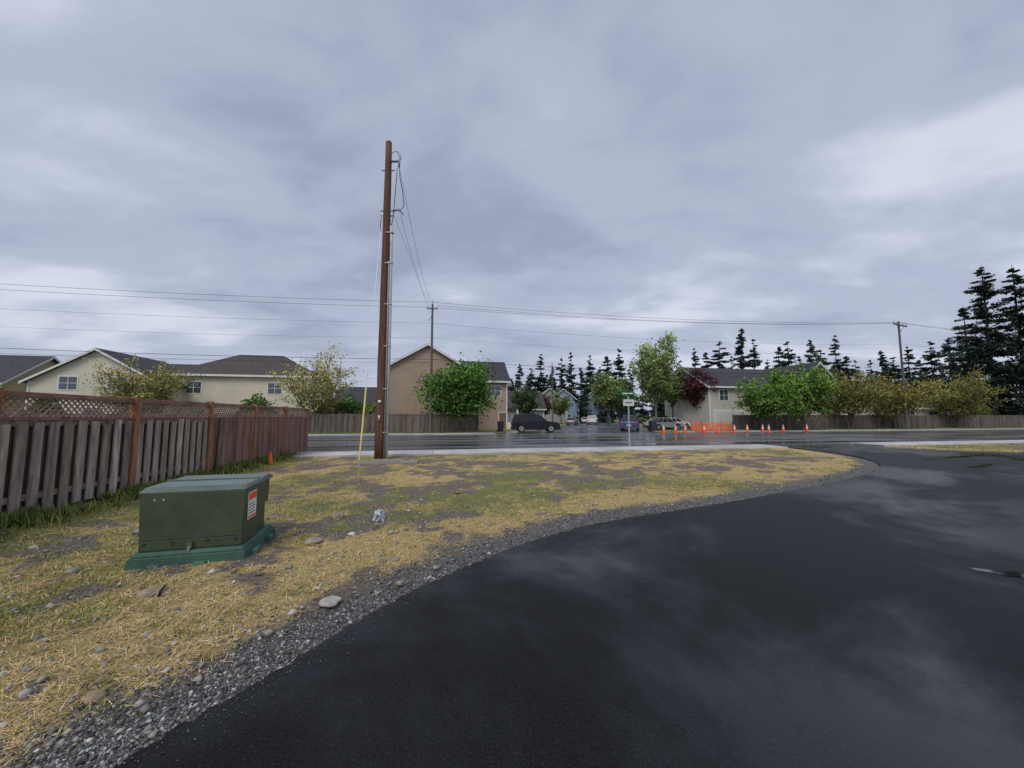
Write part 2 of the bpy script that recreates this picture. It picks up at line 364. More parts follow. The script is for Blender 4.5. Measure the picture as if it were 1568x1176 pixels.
blades('dry_straw',x,y,z,rng.lognormal(math.log(.05),.45,n_).clip(.02,.13),rng.uniform(.0012,.0028,n_)+.0006*y,-.05,.45,base)
x,y=sample(270000,1.3,17)
s_,g_,v_,d=masks(x,y); fn=x-FX(y)
k=rng.random(len(x))<np.clip(g_*.65-.10,0.012,1)*np.clip(d*2-.5,0,1)
x,y,d,fn=x[k],y[k],d[k],fn[k]; z=gheight(x,y,d,np.zeros(len(x),bool),-sa*x+ca*y)
n_=len(x); base=np.array([.21,.26,.06])*rng.uniform(.5,1.4,(n_,1))*np.stack([rng.uniform(.75,1.6,n_),np.ones(n_),np.ones(n_)],1)
blades('green_grass',x,y,z,rng.uniform(.02,.055,n_)*(1+3.0*np.clip(1.1-fn,0,1)**2),rng.uniform(.002,.0035,n_)+.0006*y,.5,1.4,base)
n_=16000; y=np.exp(rng.uniform(math.log(3.5),math.log(16.5),n_)); x=FX(y)+.05+abs(rng.normal(0,.22,n_)); k=fbm(x*2,y*2,3)>.47; x,y=x[k],y[k]; n_=len(x); d=dist(x,y,DPc)
blades('fence_weeds',x,y,gheight(x,y,d,np.zeros(n_,bool),-sa*x+ca*y),rng.uniform(.06,.24,n_),rng.uniform(.005,.011,n_)+.0008*y,.6,1.45,np.array([.16,.23,.055])*rng.uniform(.4,1.4,(n_,1))*np.stack([rng.uniform(.8,1.5,n_),np.ones(n_),np.ones(n_)],1))
def gravel(name,x,y,z,size,cols):
    n=len(x); base=np.array([(1,0,0),(0,1,0),(-1,0,0),(0,-1,0),(0,0,.8),(0,0,-.8)],float)
    V=base[None]*size[:,None,None]*rng.uniform(.55,1.2,(n,6,1))+rng.normal(0,.15,(n,6,3))*size[:,None,None]
    a=rng.uniform(0,6.28,n);c_,s2=np.cos(a),np.sin(a)
    X=V[...,0]*c_[:,None]-V[...,1]*s2[:,None];Y=V[...,0]*s2[:,None]+V[...,1]*c_[:,None]
    V=np.stack([X+x[:,None],Y+y[:,None],V[...,2]*.8+z[:,None]],-1).reshape(-1,3)
    f=np.array([(0,1,4),(1,2,4),(2,3,4),(3,0,4),(1,0,5),(2,1,5),(3,2,5),(0,3,5)])
    F=(np.arange(n)[:,None,None]*6+f[None]).reshape(-1,3)
    return np_mesh(name,V,F,np.repeat(cols,6,0),[M['stone']])
x,y=sample(420000,1.3,15)
s_,g_,v_,d=masks(x,y); k=(rng.random(len(x))<np.clip(v_*1.2,0,1)*.9+.015+.045*(1-s_))&(y>0)
x,y,d=x[k],y[k],d[k]; n_=len(x); size=rng.lognormal(math.log(.0065),.42,n_)*(1+.03*y); size=np.clip(size,.003,.022)
z=gheight(x,y,d,np.zeros(n_,bool),-sa*x+ca*y)+size*.25
cc=np.clip(rng.lognormal(math.log(.13),.7,(n_,1)),.02,.55)*np.array([1,.98,.94])*rng.uniform(.92,1.08,(n_,3))
gravel('roadside_gravel',x,y,z,size,cc)
t=rng.integers(0,len(E)-1,1500); Ea=np.array(E); x=Ea[t,0]+abs(rng.normal(0,.10,1500)); y=Ea[t,1]-abs(rng.normal(0,.10,1500)); k=(y>1)&inside(x,y,DP); x,y=x[k],y[k]; size=rng.uniform(.003,.007,len(x))
gravel('loose_grit',x,y,.033+size*.4,size,np.clip(rng.lognormal(math.log(.12),.5,(len(x),1)),.03,.5)*np.array([1,1,.97]))
x,y=sample(5500,1.5,16); s_,g_,v_,d=masks(x,y); n_=len(x); size=np.clip(rng.lognormal(math.log(.016),.5,n_),.008,.045)
gravel('scattered_stones',x,y,gheight(x,y,d,np.zeros(n_,bool),-sa*x+ca*y)+size*.25,size,np.clip(rng.lognormal(math.log(.27),.4,(n_,1)),.06,.55)*np.array([1,.93,.83]))
import bmesh
def rock(x,y,s,fl=.6,col=(1,1,1)):
    bm=bmesh.new(); bmesh.ops.create_icosphere(bm,subdivisions=3,radius=1)
    o3=Vector((x*7,y*5,0)); from mathutils import noise as mn
    for v in bm.verts:
        f=1+.35*mn.noise(v.co*1.1+o3)+.08*mn.noise(v.co*4+o3); v.co*=f*s; v.co.z*=fl
    me=bpy.data.meshes.new('rock'); bm.to_mesh(me); bm.free(); me.materials.append(M['rock'])
    for p in me.polygons: p.use_smooth=True
    a=me.color_attributes.new('Col','FLOAT_COLOR','POINT'); c_=np.ones((len(me.vertices),4),np.float32); c_[:,:3]=col; a.data.foreach_set('color',c_.ravel())
    o=bpy.data.objects.new('rock',me); o.location=(x,y,.05+s*fl*.35); o.rotation_euler=(0,0,x*3); COL.objects.link(o)
rk=[(-2.62,5.95,.085,.95,(.8,.72,.6)),(-1.52,3.35,.085,.35,(1.3,1.3,1.3)),(-2.45,4.9,.10,.4,(1,.95,.8)),(-3.15,3.5,.10,.5,(1,.85,.6)),(-2.1,5.2,.05,.6,(1.8,1.8,1.7)),(-1.25,4.3,.05,.6,(1,.9,.8)),(-1.05,3.72,.035,.6,(1.2,1,.8)),(-2.3,2.25,.05,.6,(1,.8,.6)),(-3.7,5.8,.06,.5,(1,1,1)),(-1.75,2.9,.03,.6,(1,1,1)),(-3.3,5.9,.05,.5,(1.2,1.2,1.2)),(-1.1,8.0,.06,.5,(.7,.6,.5)),(-4.4,4.0,.06,.5,(.8,.8,.8)),(-5.0,5.3,.07,.5,(.9,.9,.9)),(2.6,12,.08,.5,(.5,.45,.4)),(6,12.5,.08,.5,(.5,.45,.4)),(-2.95,4.0,.04,.6,(.9,.8,.7)),(-2.0,3.5,.035,.6,(1.2,1.1,1))]
for i in range(30):
    yy=random.uniform(2.4,10); xx=random.uniform(-1.3,.6)*yy
    if bool(ok_verge(np.array([xx]),np.array([yy]))[0]) and not bool(tbox(np.array([xx]),np.array([yy]))[0]) and dist(np.array([xx]),np.array([yy]),DPc)[0]>.12:
        c_=random.uniform(.8,1.6); rk.append((xx,yy,random.uniform(.02,.05),random.uniform(.4,.7),(c_,c_*.95,c_*.86)))
for r_ in rk: rock(*r_)
mb=MB(); mb.tube([(-3.02,3.42,.05),(-2.98,3.4,.12),(-2.96,3.42,.17)],[.012,.014,.006],'steel',5,(.5,.35,.3)); mb.obj('broken_stick')
bm=bmesh.new(); bmesh.ops.create_icosphere(bm,subdivisions=3,radius=.1)
for v in bm.verts: v.co*=random.uniform(.5,1.3); v.co.x*=.75; v.co.z*=1.0
me=bpy.data.meshes.new('litter_bag'); bm.to_mesh(me); bm.free(); me.materials.append(M['foil'])
a=me.color_attributes.new('Col','FLOAT_COLOR','POINT'); c_=np.ones((len(me.vertices),4),np.float32); c_[:,:3]=np.clip(rng.uniform(.3,1.3,(len(me.vertices),1)),0,1); a.data.foreach_set('color',c_.ravel())
o=bpy.data.objects.new('litter_bag',me); o.location=(-1.97,5.85,.12); COL.objects.link(o)
# ------------------------------------------------------------ left fence
ang=math.atan2(1,-.17); fd=math.hypot(1,.17)
posts_y=[5.2-2.37*i for i in range(4,0,-1)]+[5.2,7.6,10.0,12.35,14.7,17.05]
def fence_M(y): return T(FX(y),y,.06,ang)
for kind in (0,1):
    mb=MB()
    for i in range(len(posts_y)-1):
        y0,y1=posts_y[i],posts_y[i+1]; old=y0<9.9
        if (0 if old else 1)!=kind: continue
        Ln=(y1-y0)*fd; mb.M=fence_M(y0)
        mb.box(-.055,.055,-.07,.055,-.1,1.93,'postwood',tuple([random.uniform(.8,1.1)]*3))
        wood='greywood' if old else 'brownwood'
        for zr in ((.32,1.40) if old else (.3,.9,1.42)):
            mb.box(.057,Ln-.057,-.02,.02,zr,zr+.09,wood,(.6,.55,.5))
        mb.box(.057,Ln-.057,-.05,.05,1.81,1.85,'lattice',(.75,.65,.6)); mb.box(.057,Ln-.057,-.02,.02,1.855,1.90,'lattice',(1.0,.8,.7))
        mb.box(.057,Ln-.057,-.05,.05,1.495,1.53,'lattice',(.75,.62,.56))
        h=.275; c0=-h
        while c0<Ln-.06:
            for sgn,yy in ((1,-.012),(-1,.004)):
                a0=max(c0,.06);a1=min(c0+h,Ln-.06)
                if a1-a0>.02:
                    if sgn>0: z0=a0-c0;z1=a1-c0
                    else: z0=h-(a0-c0);z1=h-(a1-c0)
                    w=.030; z0+=1.532;z1+=1.532
                    vs=[(a0,yy-.006,z0),(a0+w,yy-.006,z0),(a1+w*.9,yy-.006,z1),(a1,yy-.006,z1)]
                    vs+= [(p[0],yy+.006,p[2]) for p in vs]
                    vs=[(min(p[0],Ln-.058),p[1],p[2]) for p in vs]
                    mb.add(vs,[(0,1,2,3),(7,6,5,4),(0,4,5,1),(2,6,7,3),(1,5,6,2),(3,7,4,0)],'lattice',tuple([random.uniform(.7,1.3)]*3))
            c0+=.1
        xx=.065
        if old:
            while xx<Ln-.17:   # front row, gaps of about 9 cm
                c1=random.uniform(.6,1.35); tint=(c1,c1*random.uniform(.92,1.0),c1*random.uniform(.84,1.0))
                mb.box(xx,xx+.145,-.045,-.022,.10+random.choice([0,0,.07])+random.uniform(-.05,.05),1.46+random.uniform(-.06,.03),'greywood',tint,tx=random.uniform(-.007,.007))
                xx+=.236
            xx=.17-.236
            while xx<Ln-.06:   # back row, wide boards behind the gaps, gap darkness put into the tint
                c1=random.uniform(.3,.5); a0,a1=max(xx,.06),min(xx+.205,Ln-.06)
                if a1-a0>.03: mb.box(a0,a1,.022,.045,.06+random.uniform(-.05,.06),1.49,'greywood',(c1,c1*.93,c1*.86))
                xx+=.236
            mb.box(.06,Ln-.06,.047,.07,-.08,.17,'greywood',(.25,.22,.2))  # added dark board, closes off daylight under the old boards
        else:
            while xx<Ln-.1:
                c1=random.uniform(.65,1.3); mb.box(xx,xx+.138,-.045,-.022,.05,1.493,'brownwood',(c1*1.1,c1,c1)); xx+=.142
    if kind==1:
        mb.M=fence_M(posts_y[-1]); mb.box(-.055,.055,-.055,.055,-.1,1.90,'postwood')
        mb.M=fence_M(10.35); mb.M=mb.M@Matrix.Rotation(.06,4,'Y')
        mb.box(-.08,.06,-.10,-.075,.05,1.5,'greywood',(.5,.45,.4)); mb.box(.08,.2,-.10,-.075,.15,1.5,'greywood',(.6,.55,.5))
    mb.obj('weathered_wood_fence' if kind==0 else 'cedar_wood_fence')
# ------------------------------------------------------------ transformer
e=empty('pad_mounted_transformer',(-3.52,4.68,.0),math.radians(15))
mb=MB(); mb.box(-.58,.52,-.53,.5,0,.15,'tpad',tx=.03,ty=.03)
mb.box(-.54,.48,-.49,.46,.15,.19,'tpad',(1.2,1.2,1.2),tx=.02,ty=.02)
for xx in (-.30,.10): mb.box(xx-.07,xx+.07,-.57,-.51,.0,.085,'tpad',(1.5,1.5,1.4),tx=.015)
for yy in (-.25,.2): mb.box(.5,.56,yy-.09,yy+.09,.0,.11,'tpad',(1.4,1.4,1.3),ty=.015)
mb.obj('pad',e,bevel=.012)
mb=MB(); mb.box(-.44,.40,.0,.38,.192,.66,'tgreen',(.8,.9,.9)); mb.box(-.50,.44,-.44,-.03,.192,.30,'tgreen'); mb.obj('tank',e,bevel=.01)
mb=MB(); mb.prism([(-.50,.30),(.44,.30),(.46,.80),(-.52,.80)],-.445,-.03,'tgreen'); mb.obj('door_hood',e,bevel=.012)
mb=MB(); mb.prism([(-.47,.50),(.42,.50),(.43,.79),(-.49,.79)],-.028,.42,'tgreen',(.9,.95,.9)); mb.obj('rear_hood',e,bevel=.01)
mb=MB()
mb.add([(-.525,-.452,.80),(.465,-.452,.80),(.465,.44,.795),(-.525,.44,.795),(-.50,-.38,.845),(.44,-.38,.845),(.44,.38,.86),(-.50,.38,.86)],[(3,2,1,0),(4,5,6,7),(0,1,5,4),(1,2,6,5),(2,3,7,6),(3,0,4,7)],'tlid_skylit')
mb.box(-.505,.445,-.012,.012,.8452,.868,'tlid_skylit',(.8,.8,.8))
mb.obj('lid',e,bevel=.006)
mb=MB(); mb.box(.455,.4605,-.36,-.12,.44,.74,'label'); mb.box(.461,.4625,-.35,-.13,.65,.73,'labelor'); mb.box(.461,.4625,-.35,-.13,.45,.475,'labelor')
for k in range(4): mb.box(.461,.4625,-.34,-.16-.02*(k%2),.50+.033*k,.51+.033*k,'steel')
mb.obj('warning_label',e)
mb=MB(); mb.box(-.06,-.01,-.475,-.446,.20,.27,'tgreen',(1.5,1.5,1.4)); mb.tube([(-.035,-.475,.18),(-.035,-.475,.23)],.012,'metal',6)
for xx in (-.45,-.2,.12,.38): mb.tube([(xx,-.44,.27),(xx,-.452,.27)],.014,'tgreen',8,(.6,.6,.6))
mb.box(-.50,.44,-.4475,-.4455,.306,.314,'steel')
mb.tube([(-.38,-.446,.72),(-.38,-.451,.72)],.012,'metal',8); mb.tube([(-.30,-.446,.72),(-.30,-.451,.72)],.012,'metal',8)
mb.box(.3,.44,-.4475,-.4455,.68,.686,'steel')
mb.obj('latch',e)
# ------------------------------------------------------------ poles
PX,PY=-4.85,14.3
mb=MB(); mb.M=T(PX,PY,.0)
zz=[i*12.35/14-.0 for i in range(15)]
mb.tube([(random.uniform(-.008,.008),random.uniform(-.008,.008),z_) for z_ in zz],[.205-.085*z_/12.35 for z_ in zz],'pole',18)
mb.tube([(.0,0,12.35),(0,0,12.40)],[.12,.08],'pole',18)
mb.tube([(.265,-.10,0),(.265,-.10,5),(.235,-.09,8.2),(.21,-.08,8.9)],.052,'conduit',10)
mb.tube([(.20,-.17,0),(.19,-.15,4.2),(.17,-.13,7.5)],.022,'conduit',8,(.7,.7,.7))
for z_ in (1.,2.6,4.2,5.8,7.4,8.6): mb.box(-.0,.31,-.155,-.02,z_,z_+.04,'metal')
mb.box(-.04,.04,-.235,-.19,1.45,1.65,'metal'); mb.box(-.05,.05,-.23,-.19,2.1,2.2,'label')
for z_ in (9.35,9.55,11.2): mb.tube([(-.25,0,z_),(.25,0,z_)],.02,'steel',6)
mb.box(.1,.45,-.03,.03,11.55,11.60,'steel'); mb.tube([(.42,0,11.35),(.44,0,11.85)],[.045,.045],'porcelain',8); mb.tube([(.38,0,11.9),(.52,0,11.65)],.012,'steel',6); mb.tube([(.42,0,11.85),(.36,0,12.0)],.01,'steel',6)
mb.tube([(.12,0,11.9),(.25,0,12.0),(.38,0,11.95)],.012,'wire',5)
mb.tube([(.44,0,11.35),(.47,0,10.9),(.58,0,10.4),(.6,.2,9.9),(.5,.0,9.55),(.2,0,9.55)],.016,'wire',5)
mb.tube([(.2,0,9.55),(.45,0,9.62),(.62,.1,9.45)],.02,'steel',5)
mb.tube([(.21,-.08,8.9),(.26,-.05,9.3),(.3,0,10.2),(.35,0,11.3)],.016,'wire',5)
mb.tube([(-.2,.02,9.3),(-.24,.0,9.0),(-.2,-.02,8.7)],.02,'steel',5)
mb.obj('utility_pole',smooth=True)
mb=MB(); A=Vector((-4.74,12.05,.02)); B=Vector((PX-.12,PY-.14,9.4)); mb.tube([A,B],.008,'metal',5)
dv=(B-A).normalized(); mb.tube([A+dv*.25,A+dv*2.6],.026,'yellow',8); mb.tube([A-Vector((0,0,.1)),A+dv*.3],.014,'metal',6); mb.obj('guy_wire')
def upole(name,x,y,h,r=.15,arm=0,rot=RA,grey='polegrey'):
    mb=MB(); mb.M=T(x,y,0,rot); mb.tube([(0,0,0),(0,0,h*.5),(0,0,h)],[r,r*.85,r*.65],grey,10)
    if arm:
        mb.box(-arm,arm,-.2,-.08,h-.55,h-.43,'polegrey')
        for xx in (-arm+.1,-arm*.45,arm*.45,arm-.1): mb.tube([(xx,-.14,h-.43),(xx,-.14,h-.2)],[.05,.04],'porcelain',6)
        mb.tube([(-arm*.6,-.14,h-.5),(0,-.12,h-1.3),(arm*.6,-.14,h-.5)],.02,'steel',5)
    else:
        mb.tube([(0,0,h),(0,0,h+.35)],[.05,.04],'porcelain',6)
        mb.box(-.5,.5,-.16,-.08,h-.5,h-.42,'polegrey')
        for xx in (-.45,.45): mb.tube([(xx,-.12,h-.42),(xx,-.12,h-.2)],.04,'porcelain',6)
        mb.tube([(-.35,-.05,h-1.6),(-.1,-.05,h-1.2)],.05,'metal',6)
    for z_ in (h*.45,h*.62): mb.tube([(-.2,-.1,z_),(.2,-.1,z_)],.02,'steel',5)
    return mb.obj(name)
P1=(-62,on_n(-62,36.4)); P2=(-7.45,35.3); P3=(46,45.0); P4=(100,on_n(100,36.4))
upole('utility_pole',*P1,12); upole('utility_pole',*P2,12.1,.14); upole('utility_pole',*P3,12.9,.15,1.7,RA+.25,'polegrey'); upole('utility_pole',*P4,12.5,.16,1.2)
upole('utility_pole',6.3,60,9.8,.12)
def wires(name,segs):
    cu=bpy.data.curves.new(name,'CURVE'); cu.dimensions='3D'; cu.bevel_depth=1; cu.bevel_resolution=1
    for a,b_,sag,r in segs:
        s=cu.splines.new('POLY'); s.points.add(16)
        for i in range(17):
            t=i/16; p=[a[j]+(b_[j]-a[j])*t for j in range(3)]; p[2]-=4*sag*t*(1-t)
            s.points[i].co=(*p,1); s.points[i].radius=r
    cu.materials.append(M['wire']); o=bpy.data.objects.new(name,cu); COL.objects.link(o)
def P(p,z): return (p[0],p[1],z)
W=[]
for z1,z2,z3,z4,r in [(12.3,12.3,12.8,12.8,.012),(11.9,11.8,12.7,12.6,.012),(10.4,10.3,10.2,10.4,.008),(9.0,8.9,9.2,9,.006),(7.6,6.9,6.9,7,.018),(7.1,6.6,6.6,6.7,.012)]:
    W+=[(P(P1,z1),P(P2,z2),.5,r),(P(P2,z2),P(P3,z3),.7,r),(P(P3,z3),P(P4,z4),.7,r)]
W+=[((P2[0]+.4,P2[1],12),(P3[0]+1,P3[1],12.75),.8,.012)]
W+=[((PX+.42,PY,11.4),(P2[0],P2[1],11.9),.7,.007),((PX+.2,PY,9.55),(P2[0]-.3,P2[1],11.3),-.2,.006),((PX+.5,PY,9.5),(P2[0]+.2,P2[1],11.4),.8,.006)]
W+=[(P(P2,6.9),(6.3,60,9.0),.6,.010),((6.3,60,9.2),(40,75,9.5),.6,.01),(P(P2,6.8),(-18,46,6),.3,.008)]
wires('power_line',W)
# ------------------------------------------------------------ street sign
mb=MB(); mb.M=T(5.85,19.35,.0,0)
mb.box(-.03,.03,-.03,.03,-.1,2.62,'metal')
mb.M=T(5.85,19.35,.0,.25); mb.box(-.30,.30,-.036,-.032,2.14,2.46,'label'); mb.box(-.28,.28,-.0385,-.0365,2.16,2.44,'label',(.8,.8,.8)); mb.box(-.2,.2,-.0405,-.0388,2.27,2.33,'steel')
mb.box(-.03,.03,-.03,.03,2.62,2.68,'steel')
mb.M=T(5.85,19.35,0,-.15); mb.box(-.36,.30,-.006,.006,2.68,2.86,'sgreen'); mb.box(-.27,.22,-.0085,-.0065,2.74,2.79,'label')
mb.M=T(5.85,19.35,0,1.35); mb.box(-.36,.36,-.006,.006,2.88,3.04,'sgreen')
mb.M=T(5.85,19.35,0,0); mb.tube([(0,0,2.66),(0,0,2.9)],.02,'steel',6)
mb.obj('street_name_sign')
# ------------------------------------------------------------ cones and safety mesh
def cone(x,y,s=1):
    mb=MB(); mb.M=T(x,y,.03)@Matrix.Scale(s,4)
    mb.box(-.19,.19,-.19,.19,0,.035,'orange',(.8,.8,.8))
    r=lambda z_:.14-.11*z_/.72
    for a_,b_,k in [(.035,.3,'orange'),(.3,.44,'label'),(.44,.5,'orange'),(.5,.58,'label'),(.58,.72,'orange')]:
        mb.tube([(0,0,a_),(0,0,b_)],[r(a_),r(b_)],k,12)
    mb.obj('traffic_cone')
for u,nn in [(.392,34),(.4228,33.6),(.448,33.9),(.531,33.3),(.575,33.0),(.608,33.2),(.648,33.7),(.664,33.1),(.701,33.4),(.762,33.6),(.497,33.2)]:
    yy=nn/(ca-sa*u); cone(u*yy,yy,1.15)
mb=MB(); mb.M=T(-7.75,12.5,.06)@Matrix.Scale(.6,4)
mb.box(-.19,.19,-.19,.19,0,.035,'orange',(.8,.8,.8)); mb.tube([(0,0,.035),(0,0,.7)],[.14,.03],'orange',12); mb.obj('traffic_cone')
mb=MB(); mb.M=T(18.5,38.9,0,RA)
for (x0,y0,x1,y1,hh) in [(0,-.9,1.8,-1.3,.85),(1.8,-1.3,3.7,-.6,.95),(3.7,-.6,4.1,.5,.9),(0,-.9,-.3,.4,1.0),(-.3,.4,4.1,.5,1.1)]:
    Ln=math.hypot(x1-x0,y1-y0); a_=math.atan2(y1-y0,x1-x0); old=mb.M.copy(); mb.M=old@T(x0,y0,.05,a_)
    mb.tube([(0,0,0),(0,0,hh+.2)],.025,'steel',6)
    ns=8; N_=12
    for k in range(ns):
        for q in range(N_):
            z0=.08+k*hh/ns; sg=lambda w_:-.16*math.sin(math.pi*w_)*(k/ns)
            xa,xb=Ln*q/N_,Ln*(q+1)/N_; za,zb=z0+sg(q/N_),z0+sg((q+1)/N_)
            mb.add([(xa,0,za),(xb,0,zb),(xb,0,zb+.045),(xa,0,za+.045)],[(0,1,2,3)],'mesh')
    for q in range(int(Ln/.09)): t=.09*q; mb.add([(t,.004,.08),(t+.025,.004,.08),(t+.025,.004,hh-.14*math.sin(math.pi*t/Ln)),(t,.004,hh-.14*math.sin(math.pi*t/Ln))],[(0,1,2,3)],'mesh')
    mb.M=old
mb.obj('safety_mesh_fence')
# ------------------------------------------------------------ vehicles
def car(name,x,y,rz,paint,kind='suv',s=1):
    e=empty(name,(x,y,.03),rz)
    if kind=='suv': Lh,W_,bz,rf=2.42,.96,1.08,1.80; hood=(1.05,1.12,2.15,1.0); cab=(-2.32,1.1,-2.08,.35); wr=.39;wx=1.48
    elif kind=='pickup': Lh,W_,bz,rf=2.75,.98,1.10,1.85; hood=(1.2,1.12,2.5,1.05); cab=(-.75,1.25,-.55,.6); wr=.40;wx=1.7
    else: Lh,W_,bz,rf=2.3,.9,.88,1.43; hood=(.95,.92,2.0,.78); cab=(-1.75,1.0,-1.0,.25); wr=.33;wx=1.38
    def arch(cx):
        return [(cx+(wr+.06)*math.cos(t),wr+(wr+.06)*math.sin(t)) for t in [math.pi*i/8 for i in range(9)]]
    g=.27
    poly=[(-Lh+.05,g),(-Lh,.55),(-Lh+.02,bz-.1),(-Lh+.1,bz)]
    poly+=[(cab[0],bz+.02),(hood[0],hood[1]),(hood[2],hood[3]),(Lh-.03,hood[3]-.2),(Lh,.5),(Lh-.08,g)]
    bot=[]
    for cx in (wx,-wx): bot+=[(cx+wr+.06,g)]+arch(cx)[1:-1]+[(cx-wr-.06,g)]
    poly=poly+bot
    mb=MB(); mb.prism(poly,-W_,W_,paint); mb.obj('body',e,bevel=.05)
    a0,a1,r0,r1=cab; w0,w1=W_-.05,W_-.22; z0,z1=bz+.02,rf
    mb=MB(); mb.add([(a0,-w0,z0),(a1,-w0,z0),(a1,w0,z0),(a0,w0,z0),(r0,-w1,z1-.04),(r1,-w1,z1-.04),(r1,w1,z1-.04),(r0,w1,z1-.04)],[(3,2,1,0),(4,5,6,7),(0,1,5,4),(1,2,6,5),(2,3,7,6),(3,0,4,7)],'cglass'); mb.obj('windows',e)
    mb=MB(); mb.box(r0-.05,r1+.06,-w1-.02,w1+.02,z1-.06,z1,paint,tx=.06,ty=.05)
    for sy in (-1,1):
        for f in (0,.36,.68,1):
            if kind=='pickup' and f in(.36,): continue
            xa=a0+(a1-a0)*f;xb=r0+(r1-r0)*f; mb.tube([(xa,sy*(w0+.0),z0),(xb,sy*(w1+.0),z1-.04)],.035,paint,5)
        if kind=='suv': mb.box(r0+.1,r1-.1,sy*w1*.93-.02,sy*w1*.93+.02,z1+.03,z1+.06,'steel')
        mb.box(a1-.35,a1-.2,sy*(W_+.08)-.08,sy*(W_+.08)+.08,bz+.02,bz+.17,paint)
    mb.obj('roof',e,bevel=.01)
    mb=MB()
    for cx in (wx,-wx):
        for sy in (-1,1):
            mb.tube([(cx,sy*(W_-.22),wr),(cx,sy*(W_+.005),wr)],wr,'rubber',20); mb.tube([(cx,sy*(W_-.02),wr),(cx,sy*(W_+.015),wr)],wr*.62,'rim',14)
            mb.tube([(cx,sy*(W_-.02),wr),(cx,sy*(W_+.022),wr)],wr*.2,'steel',8)
    mb.obj('wheels',e)
    mb=MB()
    for sy in (-1,1):
        mb.box(-Lh-.012,-Lh+.12,sy*(W_-.14)-.12,sy*(W_-.14)+.145,bz-.35,bz-.08,'tail'); mb.box(Lh-.2,Lh+.01,sy*(W_-.17)-.16,sy*(W_-.17)+.172,hood[3]-.36,hood[3]-.2,'head')
    mb.box(Lh-.05,Lh+.012,-.45,.45,.45,hood[3]-.22,'steel'); mb.box(-Lh-.02,-Lh+.05,-.25,.25,.6,.72,'label')
    mb.box(-Lh-.06,-Lh+.1,-W_+.05,W_-.05,.32,.5,'steel'); mb.box(Lh-.1,Lh+.06,-W_+.05,W_-.05,.3,.45,'steel')
    mb.obj('lamps_and_bumpers',e)
    if kind=='pickup':
        mb=MB(); mb.box(-Lh+.12,-.85,-W_+.12,W_-.12,bz+.021,bz+.03,'steel'); mb.obj('truck_bed',e)
    e.scale=(s,s,s); return e
car('parked_suv',2.35,39.2,.06,'p_black','suv',1.0)
car('pickup_truck',13.6,44.5,math.radians(70),'p_blue','pickup',.95)
car('parked_car',18.2,46.5,.3,'p_silver','sedan'); car('parked_car',20.8,50,.2,'p_white','sedan')
car('parked_car',16.2,78,1.35,'p_white','suv'); car('parked_car',11.5,74,1.3,'p_silver','sedan'); car('parked_car',17.5,92,1.35,'p_white','sedan')
for bx,by in ((-1.2,40.5),(15.5,42.6)):
    mb=MB(); mb.M=T(bx,by,.05,.2); mb.box(-.24,.24,-.28,.28,.08,1.0,'steel',(.6,.7,.9),tx=-.05,ty=-.04); mb.box(-.31,.31,-.36,.34,1.0,1.07,'steel',(.8,.9,1.2)); mb.tube([(-.3,.3,.1),(.3,.3,.1)],.1,'rubber',10); mb.obj('wheelie_bin')
